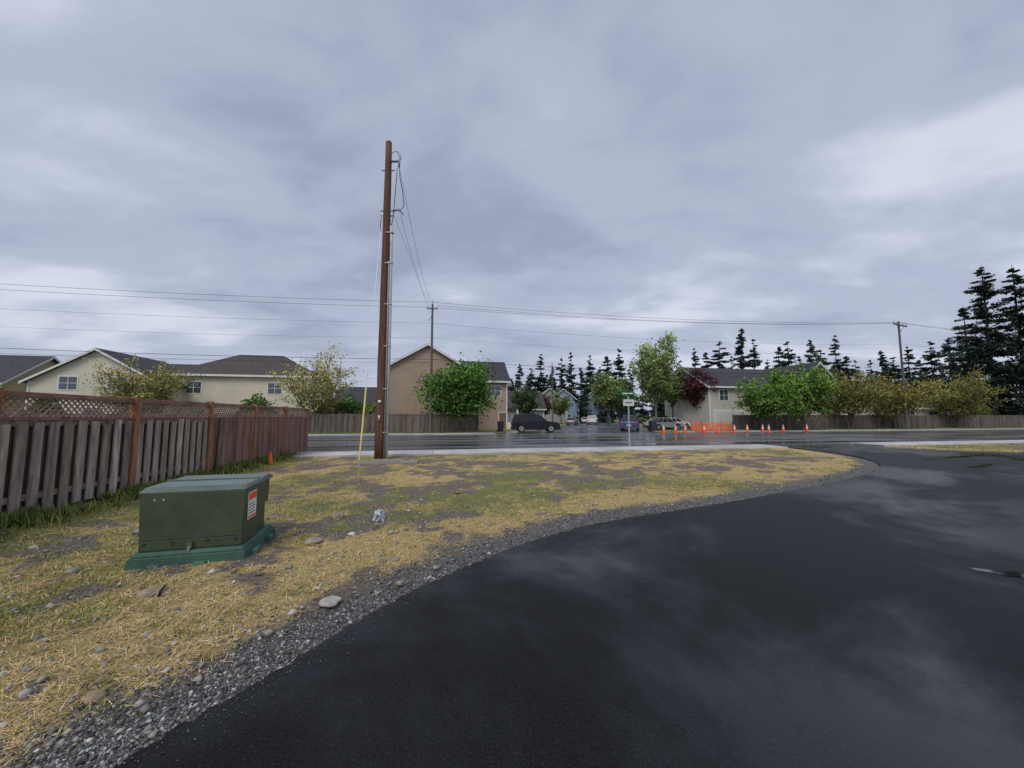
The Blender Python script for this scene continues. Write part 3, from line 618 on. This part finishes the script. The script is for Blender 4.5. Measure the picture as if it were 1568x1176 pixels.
# ------------------------------------------------------------ houses
def house(name,x,y,w,d,hw,hr,axis,wall,roof='roof',rot=RA,wins=(),door=None,garage=None,hip=False,porch=False):
    e=empty(name,(x,y,0),rot); X=w/2;Y=d/2
    mb=MB(); mb.box(-X,X,-Y,Y,-.1,hw,wall)
    if not hip:
        if axis=='x': mb.add([(-X,-Y,hw),(-X,Y,hw),(-X,0,hr),(X,-Y,hw),(X,Y,hw),(X,0,hr)],[(1,0,2),(3,4,5)],wall)
        else: mb.add([(-X,-Y,hw),(X,-Y,hw),(0,-Y,hr),(-X,Y,hw),(X,Y,hw),(0,Y,hr)],[(0,1,2),(4,3,5)],wall)
    for sx in (-1,1):
        for sy in (-1,1): mb.box(sx*X-.07,sx*X+.07,sy*Y-.07,sy*Y+.07,-.1,hw-.02,'white')
    mb.obj('walls',e)
    o=.45; mb=MB()
    if hip:
        r=min(X,Y)*.9; 
        mb.add([(-X-o,-Y-o,hw-.05),(X+o,-Y-o,hw-.05),(X+o,Y+o,hw-.05),(-X-o,Y+o,hw-.05),(-X+r,0,hr),(X-r,0,hr)],[(0,1,5,4),(1,2,5),(2,3,4,5),(3,0,4),(3,2,1,0)],roof)
        mb.box(-X-o-.02,X+o+.02,-Y-o-.03,-Y-o-.001,hw-.25,hw-.03,'white')
    else:
        def slab(a,b_):
            t=.14; vs=[*a,*b_]; vs2=[(p[0],p[1],p[2]+t) for p in vs]
            mb.add(vs+vs2,[(3,2,1,0),(4,5,6,7),(0,1,5,4),(1,2,6,5),(2,3,7,6),(3,0,4,7)],roof)
        if axis=='x':
            sl=(hr-hw)/Y; ze=hw-o*sl
            for s in (-1,1): slab([(-X-o,s*(Y+o),ze),(X+o,s*(Y+o),ze)],[(X+o,0,hr),(-X-o,0,hr)])
            mb.box(-X-o,X+o,-Y-o-.05,-Y-o-.002,ze-.08,ze+.13,'white')
            for s in (-1,1):
                for q in (-1,1):
                    mb.add([(s*(X+o+.003),q*(Y+o),ze-.1),(s*(X+o+.003),q*(Y+o),ze+.12),(s*(X+o+.003),0,hr+.12),(s*(X+o+.003),0,hr-.1)],[(0,1,2,3)],'white')
        else:
            sl=(hr-hw)/X; ze=hw-o*sl
            for s in (-1,1):
                slab([(s*(X+o),-Y-o,ze),(s*(X+o),Y+o,ze)],[(0,Y+o,hr),(0,-Y-o,hr)])
                mb.add([(s*(X+o),-Y-o-.003,ze-.1),(s*(X+o),-Y-o-.003,ze+.12),(0,-Y-o-.003,hr+.12),(0,-Y-o-.003,hr-.1)],[(0,1,2,3)],'white')
    mb.obj('roof',e)
    if wins:
        mb=MB()
        for (wx,wz,ww,wh) in wins:
            f=-Y
            mb.box(wx-ww/2-.1,wx+ww/2+.1,f-.04,f-.002,wz-.1,wz+wh+.1,'white'); mb.box(wx-ww/2,wx+ww/2,f-.05,f-.041,wz,wz+wh,'glass')
            mb.box(wx-.025,wx+.025,f-.065,f-.051,wz,wz+wh,'white'); mb.box(wx-ww/2,wx+ww/2,f-.064,f-.0515,wz+wh*.5-.02,wz+wh*.5+.02,'white')
        mb.obj('windows',e)
    if door is not None:
        mb=MB(); mb.box(door-.55,door+.55,-Y-.04,-Y-.002,0,2.2,'white'); mb.box(door-.45,door+.45,-Y-.06,-Y-.041,.02,2.1,'brownwood'); mb.obj('door',e)
    if garage is not None:
        mb=MB(); mb.box(garage-2.5,garage+2.5,-Y-.05,-Y-.002,0,2.4,'white')
        for k in range(4): mb.box(garage-2.35,garage+2.35,-Y-.065,-Y-.051,.03+k*.57,.57+k*.57,'white',(.85,.85,.85))
        mb.obj('garage_door',e)
    if porch:
        mb=MB(); mb.box(X,X+1.6,-Y,Y*.3,2.5,2.7,roof); mb.box(X,X+1.5,-Y+.05,-Y+.15,.0,.9,'white')
        for yy in (-Y+.15,Y*.3-.15): mb.box(X+1.3,X+1.5,yy-.1,yy+.1,0,2.5,'white')
        mb.obj('porch',e)
    return e
w2=lambda *xs:[(xx,4.2,1.4,1.2) for xx in xs]
house('gold_house',-56.5,40,13,9,5.0,8.0,'x','w_gold',wins=w2(-3,.5,4.6)+[(2.5,1,1.5,1.2)])
house('cream_house',-41.2,41.5,10.5,9,5.0,8.1,'y','w_cream',wins=w2(-2.2,1.8)+[(0,1.2,1.6,1.2)])
house('cream_house',-47,50,12,8,5.6,8.4,'x','w_cream')
house('white_house',-31.5,48,14,10,6.3,9.3,'x','w_cream','roofb',wins=w2(-4.6,3.5)+[(-4,1,1.2,1.2)],hip=True)
house('beige_house',-37,60,14,10,6.3,8.8,'x','w_cream','roofb')
house('tan_house',-10.2,46.5,9.2,8,6.9,9.6,'y','w_tan','roofb',wins=[(3.2,4.6,.9,1.0)])
house('tan_house',-4.9,51.5,7.0,8,6.2,8.9,'x','w_tan','roof',wins=w2(-1.2,2),door=3.0,porch=True)
house('tan_bungalow',-19.5,54,8,8,3.0,5.6,'x','w_tan','roof',wins=[(-1,1.2,1.2,1)])
house('beige_house',28.8,52,12,9,5.4,8.0,'x','w_beige','roof',wins=[(-4.0,3.6,1.1,1.2),(2,3.8,1.2,1.1)],garage=-3)
house('beige_house',36.8,51,6,8,5.2,8.2,'y','w_beige','roof',wins=[(0,3.8,1.2,1.2)])
house('ranch_house',53.5,54.5,9,7,2.9,4.9,'x','w_cream','roof',wins=[(-2,1.3,1.5,1.0),(2,1.3,1.5,1.0)])
for hx,hy in ((46,62),(72,62)): house('ranch_house',hx,hy,10,8,2.8,4.8,'x','w_beige','roof',wins=[(-2,1,1.5,1.1),(2,1,1.5,1.1)])
house('blue_house',14.3,108,8,9,5.8,9,'y','w_blue',wins=w2(-2,2)+[(1,1,2,1.3)],rot=-.1)
house('blue_house',9,96,8,9,5.4,8.3,'y','w_grey',wins=w2(-2,2),rot=0)
house('grey_house',23,112,9,9,5.6,8.6,'y','w_blue',wins=w2(-2,2),rot=-.1)
house('grey_house',1,76,9,9,3.2,6.4,'x','w_grey',wins=[(2,1,2,1.3)],rot=.1)
# ------------------------------------------------------------ far fences
def far_fence(name,x0,y0,x1,y1,h,k,seed):
    r=random.Random(seed); Ln=math.hypot(x1-x0,y1-y0); mb=MB(); mb.M=T(x0,y0,.05,math.atan2(y1-y0,x1-x0)); t=0
    while t<Ln:
        c_=r.uniform(.65,1.35); mb.box(t,t+.14,-.02,.0,0,h+r.uniform(-.02,.02),k,(c_,c_*r.uniform(.94,1),c_*r.uniform(.88,1))); t+=.15
    t=0
    while t<Ln: mb.box(t,t+.11,-.06,-.021,0,h+.06,k,(.9,.85,.8)); t+=2.4
    mb.box(0,Ln,-.04,-.022,h-.2,h-.1,k,(.9,.9,.9))
    mb.obj(name)
far_fence('backyard_fence',*RP(-75,37.6),*RP(4.2,37.6),1.8,'darkwood',1)
far_fence('backyard_fence',*RP(4.2,37.7),*RP(5.0,44),1.8,'darkwood',2)
far_fence('backyard_fence',*RP(33.5,38.2),*RP(110,38.2),1.75,'darkwood',3)
# ------------------------------------------------------------ trees
def quads(C,size,rng_,flat=0):
    n=len(C); a=rng_.normal(size=(n,3)); a/=np.linalg.norm(a,axis=1)[:,None]
    b_=rng_.normal(size=(n,3)); b_-=a*(a*b_).sum(1)[:,None]; b_/=np.linalg.norm(b_,axis=1)[:,None]
    a=a*size[:,None]; b_=b_*size[:,None]*.6
    return np.stack([C-a,C-b_,C+a,C+b_],1).reshape(-1,3)
def tree(name,x,y,H,R,zb,leaf,nl=9000,ls=.14,tr=.18,limbs=9,seed=1,upright=0,sub=7,bark=(1,1,1),sig=.13,stems=1):
    r=random.Random(seed); rg=np.random.default_rng(seed); mb=MB(); mb.M=Matrix.Identity(4)
    fork=zb*.85; tips=[]
    roots=[(0,0)] if stems==1 else [(r.uniform(-.3,.3),r.uniform(-.3,.3)) for _ in range(stems)]
    for rx,ry in roots: mb.tube([(rx*.4,ry*.4,-.05),(rx,ry,fork*.5),(rx*1.3,ry*1.3,fork)],[tr*1.25,tr,tr*.85],'bark',8,bark)
    zc=(H+zb)/2; hz=(H-zb)/2
    mb.tube([(0,0,fork),(r.uniform(-.2,.2),r.uniform(-.2,.2),zc),(r.uniform(-.4,.4),r.uniform(-.4,.4),H-hz*.25)],[tr*.8,tr*.45,.02],'bark',6,bark)
    for i in range(limbs):
        a=2*math.pi*(i+r.random()*.7)/limbs; el=r.uniform(-.25,.95); rr=R*r.uniform(.45,.85)*math.sqrt(max(.1,1-max(el,0)**2*.8)); ze=zc+hz*el*r.uniform(.6,.9)
        p0=Vector((0,0,fork+r.uniform(0,hz*.5))); p2=Vector((math.cos(a)*rr,math.sin(a)*rr,ze)); 
        pm=p0.lerp(p2,.5)+Vector((r.uniform(-.2,.2),r.uniform(-.2,.2),-.1*R if not upright else -.2*R)); 
        mb.tube([p0,pm,p2],[tr*.45,tr*.28,.02],'bark',5,bark); tips.append(p2)
        for j in range(sub):
            t=r.uniform(.3,1); q=p0.lerp(pm,t*2) if t<.5 else pm.lerp(p2,t*2-1)
            dirv=Vector((r.gauss(0,1),r.gauss(0,1),r.gauss(.3,.8)+upright)).normalized()*R*r.uniform(.2,.48); e_=q+dirv
            dd=Vector((e_.x/R,e_.y/R,(e_.z-zc)/hz)); 
            if dd.length>1.05: k_=1.05/dd.length*r.uniform(.9,1.08); e_=Vector((dd.x*k_*R,dd.y*k_*R,zc+dd.z*k_*hz))
            mb.tube([q,q.lerp(e_,.5)+Vector((0,0,r.uniform(-.1,.1))),e_],[.035,.022,.008],'bark',4,bark,cap=False); tips.append(e_); tips.append(q.lerp(e_,.6))
    Tp=np.array([tuple(t) for t in tips]); w=rg.uniform(.2,1.8,len(Tp)); w/=w.sum()
    ci=rg.choice(len(Tp),nl,p=w); C=Tp[ci]+rg.normal(size=(nl,3))*np.array([1,1,.75])*R*sig*rg.uniform(.4,1.5,(nl,1))
    C[:,2]=np.maximum(C[:,2],zb*.75)
    V=quads(C,rg.uniform(.6,1.4,nl)*ls,rg)
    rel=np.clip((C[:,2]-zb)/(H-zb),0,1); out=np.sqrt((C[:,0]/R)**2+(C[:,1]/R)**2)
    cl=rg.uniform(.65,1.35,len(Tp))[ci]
    sh=(.5+.55*rel+.25*np.clip(out,0,1))*cl*rg.uniform(.7,1.3,nl)  # painted shade: leaf colour darker low and inside the crown
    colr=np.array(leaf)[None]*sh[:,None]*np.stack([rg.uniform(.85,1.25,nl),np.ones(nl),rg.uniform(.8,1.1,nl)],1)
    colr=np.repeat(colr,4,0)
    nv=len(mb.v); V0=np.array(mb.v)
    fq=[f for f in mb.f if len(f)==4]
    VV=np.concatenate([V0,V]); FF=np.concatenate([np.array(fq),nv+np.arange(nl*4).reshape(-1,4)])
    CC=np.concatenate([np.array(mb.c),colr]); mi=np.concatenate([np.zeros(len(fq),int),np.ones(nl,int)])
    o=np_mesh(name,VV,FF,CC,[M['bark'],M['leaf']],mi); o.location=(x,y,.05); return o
G1=(.12,.23,.045); RD=(.09,.03,.04)
tree('maple_tree',-4.9,37.0,7.1,4.2,1.3,(.10,.22,.04),15000,.14,.13,11,seed=3,sub=8)
tree('willow_tree',-18.2,35.6,8.2,4.2,1.6,(.46,.47,.18),6500,.085,.15,14,seed=5,upright=.9,sub=14,sig=.08,bark=(2.2,2.0,1.7),stems=3)
tree('olive_tree',-35.5,37,7.0,4.2,2.0,(.33,.33,.11),7500,.095,.13,13,seed=6,upright=.6,sub=13,sig=.08,bark=(1.8,1.6,1.3))
tree('maple_tree',-41,38.6,6.4,2.0,2.0,(.30,.31,.10),2600,.09,.1,8,seed=16,upright=.4)
tree('birch_tree',18.3,49,12.3,3.6,2.6,(.24,.34,.12),11500,.14,.15,13,seed=8,upright=.7,sub=9,sig=.10,bark=(2,1.9,1.8))
tree('birch_tree',21.3,51,9.5,2.4,2.5,(.21,.31,.11),5000,.14,.13,9,seed=28,upright=.5,sub=8,sig=.11)
tree('red_maple_tree',23.6,48.5,8.0,2.4,2.6,RD,7000,.13,.13,9,seed=9)
tree('maple_tree',27.2,41.2,6.2,3.1,1.6,G1,10000,.14,.13,10,seed=10,sub=8)
tree('maple_tree',31.8,42.3,6.6,3.5,1.6,(.14,.26,.05),12000,.14,.13,11,seed=11,sub=8)
tree('bronze_tree',39.8,45.5,7.4,4.0,1.3,(.22,.23,.06),9000,.105,.15,14,seed=12,upright=.5,sub=12,sig=.085,stems=3)
tree('bronze_tree',46.7,47.2,7.2,4.2,1.3,(.26,.24,.065),8500,.105,.15,14,seed=13,upright=.5,sub=12,sig=.085,stems=3)
tree('bronze_tree',57.5,49.8,7.2,4.4,1.3,(.23,.24,.065),8500,.105,.15,14,seed=14,upright=.5,sub=12,sig=.085,stems=3)
tree('bronze_tree',37.5,50,8.8,3.2,2,(.19,.26,.08),6000,.13,.14,10,seed=24,upright=.4)
tree('alder_tree',15.2,61,9.6,2.8,2.2,(.17,.25,.09),7000,.16,.15,9,seed=15,upright=.5)
tree('alder_tree',-14.8,49.5,6.5,2.2,1.6,(.15,.22,.07),3500,.13,.1,8,seed=17)
tree('alder_tree',2.4,66,7.5,2.8,1.6,(.07,.12,.05),6000,.17,.12,9,seed=18)
tree('red_maple_tree',6.5,79,6.5,2.6,1.6,(.13,.07,.05),4500,.17,.12,9,seed=19)
tree('alder_tree',21,75,9,3.4,1.8,(.08,.13,.05),6000,.18,.12,9,seed=20)
tree('alder_tree',10.8,85,7,2.5,1.5,(.14,.20,.06),4000,.18,.12,9,seed=21)
def shrubs(name,items,seed):
    rg=np.random.default_rng(seed); Cs=[];Cc=[]
    for (sx,sy,h,r,c_) in items:
        n=int(900*r*h); q=rg.normal(size=(n,3)); q/=np.linalg.norm(q,axis=1)[:,None]; rad=rg.uniform(.45,1.08,n)*(1+.25*np.sin(q[:,0]*7+sx)*np.cos(q[:,2]*6))
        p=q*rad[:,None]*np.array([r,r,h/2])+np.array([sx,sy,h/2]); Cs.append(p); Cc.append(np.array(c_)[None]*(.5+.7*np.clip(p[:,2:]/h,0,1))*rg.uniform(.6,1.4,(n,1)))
    C=np.concatenate(Cs);Cc=np.concatenate(Cc); C[:,2]=np.maximum(C[:,2],.03)
    V=quads(C,rg.uniform(.07,.15,len(C)),rg); return np_mesh(name,V,np.arange(len(C)*4).reshape(-1,4),np.repeat(Cc,4,0),[M['leaf']])
it=[]
rr=random.Random(4)
for i in range(26): xx=rr.uniform(-60,-14); it.append((xx,on_n(xx,39.5+rr.random()*3),rr.uniform(1.8,3.6),rr.uniform(.8,1.7),rr.choice([(.10,.19,.045),(.16,.23,.065),(.20,.20,.07)])))
for i in range(10): xx=rr.uniform(62,85); it.append((xx,on_n(xx,40+rr.random()*4),rr.uniform(1.6,3.2),rr.uniform(.8,1.8),rr.choice([(.07,.11,.04),(.13,.15,.05)])))
for i in range(10): yy=rr.uniform(46,95); it.append((sc(yy)+rr.choice([-8.5,9.5]),yy,rr.uniform(.8,1.8),rr.uniform(.6,1.2),rr.choice([(.07,.11,.04),(.13,.17,.05)])))
shrubs('shrub_hedge',it,5)
n_=26000; s=rng.uniform(-45,75,n_); nn=rng.uniform(35.95,37.5,n_); x=s*ca-nn*sa; y=s*sa+nn*ca
k=~((x>-2.0)&(x<17)); x,y=x[k],y[k]; n_=len(x)
blades('verge_grass',x,y,np.full(n_,.05),rng.uniform(.08,.25,n_),rng.uniform(.02,.03,n_),.7,1.4,np.array([.14,.21,.05])*rng.uniform(.5,1.5,(n_,1)))
n_=22000; x=rng.uniform(19.5,45,n_); y=rng.uniform(15,26,n_); nn=-sa*x+ca*y; k=(~inside(x,y,DD))&(nn<16)&(nn>9); x,y=x[k],y[k]; n_=len(x)
blades('verge_grass',x,y,np.full(n_,.05),rng.uniform(.03,.09,n_),rng.uniform(.012,.02,n_),.4,1.3,np.array([.22,.23,.09])*rng.uniform(.5,1.5,(n_,1)))
# conifers
def conifer_arrays(H,R,nb,per,seed,zb=.1,qs=.35,droop=.25,leafc=(.022,.040,.026),gmin=.55):
    rg=np.random.default_rng(seed)
    t=np.sort(rg.uniform(0,1,nb)**.9); z0=H*(zb+(1-zb)*t*.985); gap=(.8+.4*np.sin(t*37+seed)*np.cos(t*23))
    Lb=R*(1-t)**.75*rg.uniform(.6,1.15,nb)*np.clip(gap,gmin,1.1)+.012*H
    a=rg.uniform(0,2*np.pi,nb)
    bi=np.repeat(np.arange(nb),per); f=rg.uniform(.05,1,len(bi))**.75
    L_=Lb[bi]*f; jit=rg.normal(0,1,(len(bi),3))*(.002*H+.11*Lb[bi])[:,None]*np.array([1,1,.45])
    C=np.stack([np.cos(a[bi])*L_,np.sin(a[bi])*L_,z0[bi]-droop*L_+.12*L_*f*f*1.5],1)+jit
    d1=np.stack([np.cos(a[bi]),np.sin(a[bi]),-droop+0*a[bi]],1)+rg.normal(0,.5,(len(bi),3)); d1/=np.linalg.norm(d1,axis=1)[:,None]
    d2=np.cross(d1,rg.normal(0,.6,(len(bi),3))+np.array([0,0,1])); d2/=np.linalg.norm(d2,axis=1)[:,None]
    sz=qs*rg.uniform(.5,1.3,len(bi))*(.4+.6*(1-t[bi])); A=d1*sz[:,None];B=d2*sz[:,None]*.5
    V=np.stack([C-A,C-B,C+A*1.1,C+B],1).reshape(-1,3)
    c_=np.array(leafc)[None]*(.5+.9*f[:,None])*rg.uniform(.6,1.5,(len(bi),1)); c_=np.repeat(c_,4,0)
    k=6; r0=H*.014; an=np.arange(k)*2*np.pi/k
    tv=np.concatenate([np.stack([np.cos(an)*r_,np.sin(an)*r_,np.full(k,z_)],1) for r_,z_ in ((r0,0),(r0*.55,H*.5),(.001*H,H*1.0))])
    tf=[(i*k+j,i*k+(j+1)%k,(i+1)*k+(j+1)%k,(i+1)*k+j) for i in range(2) for j in range(k)]
    F=np.concatenate([np.array(tf),len(tv)+np.arange(len(V)).reshape(-1,4)])
    return np.concatenate([tv,V]),F,np.concatenate([np.full((len(tv),3),.05),c_])
def conifer(name,x,y,H,R,seed,nb=150,per=60,qs=.38):
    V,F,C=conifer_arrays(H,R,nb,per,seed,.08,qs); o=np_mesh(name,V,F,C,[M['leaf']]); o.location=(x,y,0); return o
conifer('fir_tree',71.0,56.5,24.5,5.6,1,130,110,.36); conifer('fir_tree',77,57.5,25,6,2,130,110,.36); conifer('fir_tree',84,58,28,6.5,3,130,90,.40)
conifer('fir_tree',79,66,21,5,4,110,80)
base=[conifer_arrays(1.0,.165+.02*i,80,34,40+i,.04,.034,.22,(.040,.062,.050),.7) for i in range(6)]  # lighter bluish leaf colour, distance haze painted in
def mass(name,items):
    Vs=[];Fs=[];Cs=[];o=0
    for i,(tx,ty,H,wd) in enumerate(items):
        V,F,C=base[i%6]; a=i*1.3; c_,s_=math.cos(a),math.sin(a)
        X=(V[:,0]*c_-V[:,1]*s_)*H*wd+tx; Y=(V[:,0]*s_+V[:,1]*c_)*H*wd+ty
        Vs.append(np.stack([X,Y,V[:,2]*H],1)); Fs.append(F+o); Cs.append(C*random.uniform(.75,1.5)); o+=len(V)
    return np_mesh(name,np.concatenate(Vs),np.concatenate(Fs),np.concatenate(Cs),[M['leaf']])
items=[]
def pxl(u,h_over,Y): items.append((u*Y,Y,1.6+h_over*Y,random.uniform(.8,1.3)))
for u,h in [(.0,.10),(.02,.14),(.05,.13),(.075,.165),(.105,.13),(.13,.155),(.155,.17),(.18,.13),(.205,.165),(.23,.13),(.25,.16),(.28,.18),(.31,.14),(.34,.13)]: pxl(u,h,110+random.uniform(-8,12))
for u,h in [(.44,.15),(.48,.18),(.51,.17),(.545,.20),(.575,.16),(.605,.235),(.635,.21),(.67,.15),(.70,.185),(.725,.20),(.755,.16),(.785,.205),(.81,.18),(.85,.215),(.875,.16),(.90,.15),(.94,.15),(.97,.175),(1.0,.16),(1.04,.185),(1.07,.15),(1.10,.20),(1.12,.17),(1.15,.21),(1.18,.16),(1.2,.16)]: pxl(u,h,100+random.uniform(-8,14))
for i in range(95):
    u=random.uniform(-.02,1.55); pxl(u,random.uniform(.075,.13),122+random.uniform(0,30))
for i in range(30):
    u=random.uniform(-1.6,-.02); pxl(u,random.uniform(.03,.075),150+random.uniform(0,30))
mass('distant_conifer_forest',items)
# ------------------------------------------------------------ world
w=bpy.data.worlds.new('World'); scene.world=w; w.use_nodes=True; nt=w.node_tree; L=nt.links.new; nt.nodes.clear()
out=N(nt,'ShaderNodeOutputWorld')
sky=N(nt,'ShaderNodeTexSky',sky_type='NISHITA'); sky.sun_disc=False; sky.sun_elevation=math.radians(50); sky.sun_rotation=math.radians(200); sky.dust_density=3
bg1=N(nt,'ShaderNodeBackground'); L(sky.outputs[0],bg1.inputs[0]); bg1.inputs[1].default_value=.1
tc=N(nt,'ShaderNodeTexCoord'); sx=N(nt,'ShaderNodeSeparateXYZ'); L(tc.outputs['Generated'],sx.inputs[0])
mx=N(nt,'ShaderNodeMath',operation='MAXIMUM'); L(sx.outputs[2],mx.inputs[0]); mx.inputs[1].default_value=0
ad=N(nt,'ShaderNodeMath',operation='ADD'); L(mx.outputs[0],ad.inputs[0]); ad.inputs[1].default_value=.20
dx=N(nt,'ShaderNodeMath',operation='DIVIDE'); L(sx.outputs[0],dx.inputs[0]); L(ad.outputs[0],dx.inputs[1])
dy=N(nt,'ShaderNodeMath',operation='DIVIDE'); L(sx.outputs[1],dy.inputs[0]); L(ad.outputs[0],dy.inputs[1])
cb=N(nt,'ShaderNodeCombineXYZ'); L(dx.outputs[0],cb.inputs[0]); L(dy.outputs[0],cb.inputs[1])
def wn(scale,det,dist_,off):
    mp=N(nt,'ShaderNodeMapping'); mp.inputs['Location'].default_value=off; mp.inputs['Rotation'].default_value=(0,0,.35); mp.inputs['Scale'].default_value=(.75,1.15,1); L(cb.outputs[0],mp.inputs[0])
    n_=N(nt,'ShaderNodeTexNoise'); n_.inputs['Scale'].default_value=scale; n_.inputs['Detail'].default_value=det; n_.inputs['Roughness'].default_value=.52; n_.inputs['Distortion'].default_value=dist_; L(mp.outputs[0],n_.inputs['Vector']); return n_.outputs['Fac']
a1=wn(.75,3,.1,(2.1,.7,0)); a2=wn(2.3,8,.25,(5,3,1))
mxx=N(nt,'ShaderNodeMix',data_type='FLOAT'); mxx.inputs[0].default_value=.46; L(a1,mxx.inputs[2]); L(a2,mxx.inputs[3])
hz=N(nt,'ShaderNodeMapRange'); hz.inputs['From Min'].default_value=0; hz.inputs['From Max'].default_value=.45; hz.inputs['To Min'].default_value=.035; hz.inputs['To Max'].default_value=0; L(mx.outputs[0],hz.inputs['Value'])
ah=N(nt,'ShaderNodeMath',operation='ADD'); L(mxx.outputs[0],ah.inputs[0]); L(hz.outputs[0],ah.inputs[1])
cr=N(nt,'ShaderNodeValToRGB'); el=cr.color_ramp.elements; el.new(.5)
for e_,(p,c_) in zip(el,[(.37,(.345,.39,.515)),(.5,(.475,.52,.66)),(.64,(.71,.755,.885))]): e_.position=p; e_.color=(*c_,1)
cr.color_ramp.interpolation='EASE'
L(ah.outputs[0],cr.inputs[0])
bg2=N(nt,'ShaderNodeBackground'); L(cr.outputs[0],bg2.inputs[0]); bg2.inputs[1].default_value=1.0
ms=N(nt,'ShaderNodeMixShader'); ms.inputs[0].default_value=.9; L(bg1.outputs[0],ms.inputs[1]); L(bg2.outputs[0],ms.inputs[2]); L(ms.outputs[0],out.inputs[0])
sl=bpy.data.lights.new('sun','SUN'); sl.energy=1.5; sl.angle=math.radians(30); sl.color=(1,.96,.9); so=bpy.data.objects.new('sun',sl); COL.objects.link(so)
so.rotation_euler=(math.radians(40),0,math.radians(-20))
# ------------------------------------------------------------ camera
cd=bpy.data.cameras.new('camera'); cd.lens=13.52; cd.sensor_width=36; cd.clip_end=6000; cd.clip_start=.05
co=bpy.data.objects.new('camera',cd); co.location=(0,0,1.6); co.rotation_euler=(math.radians(94.85),0,0); COL.objects.link(co); scene.camera=co
scene.view_settings.view_transform='Standard'; scene.view_settings.look='None'; scene.view_settings.exposure=0
print('verts',sum(len(o.data.vertices) for o in scene.objects if o.type=='MESH'))
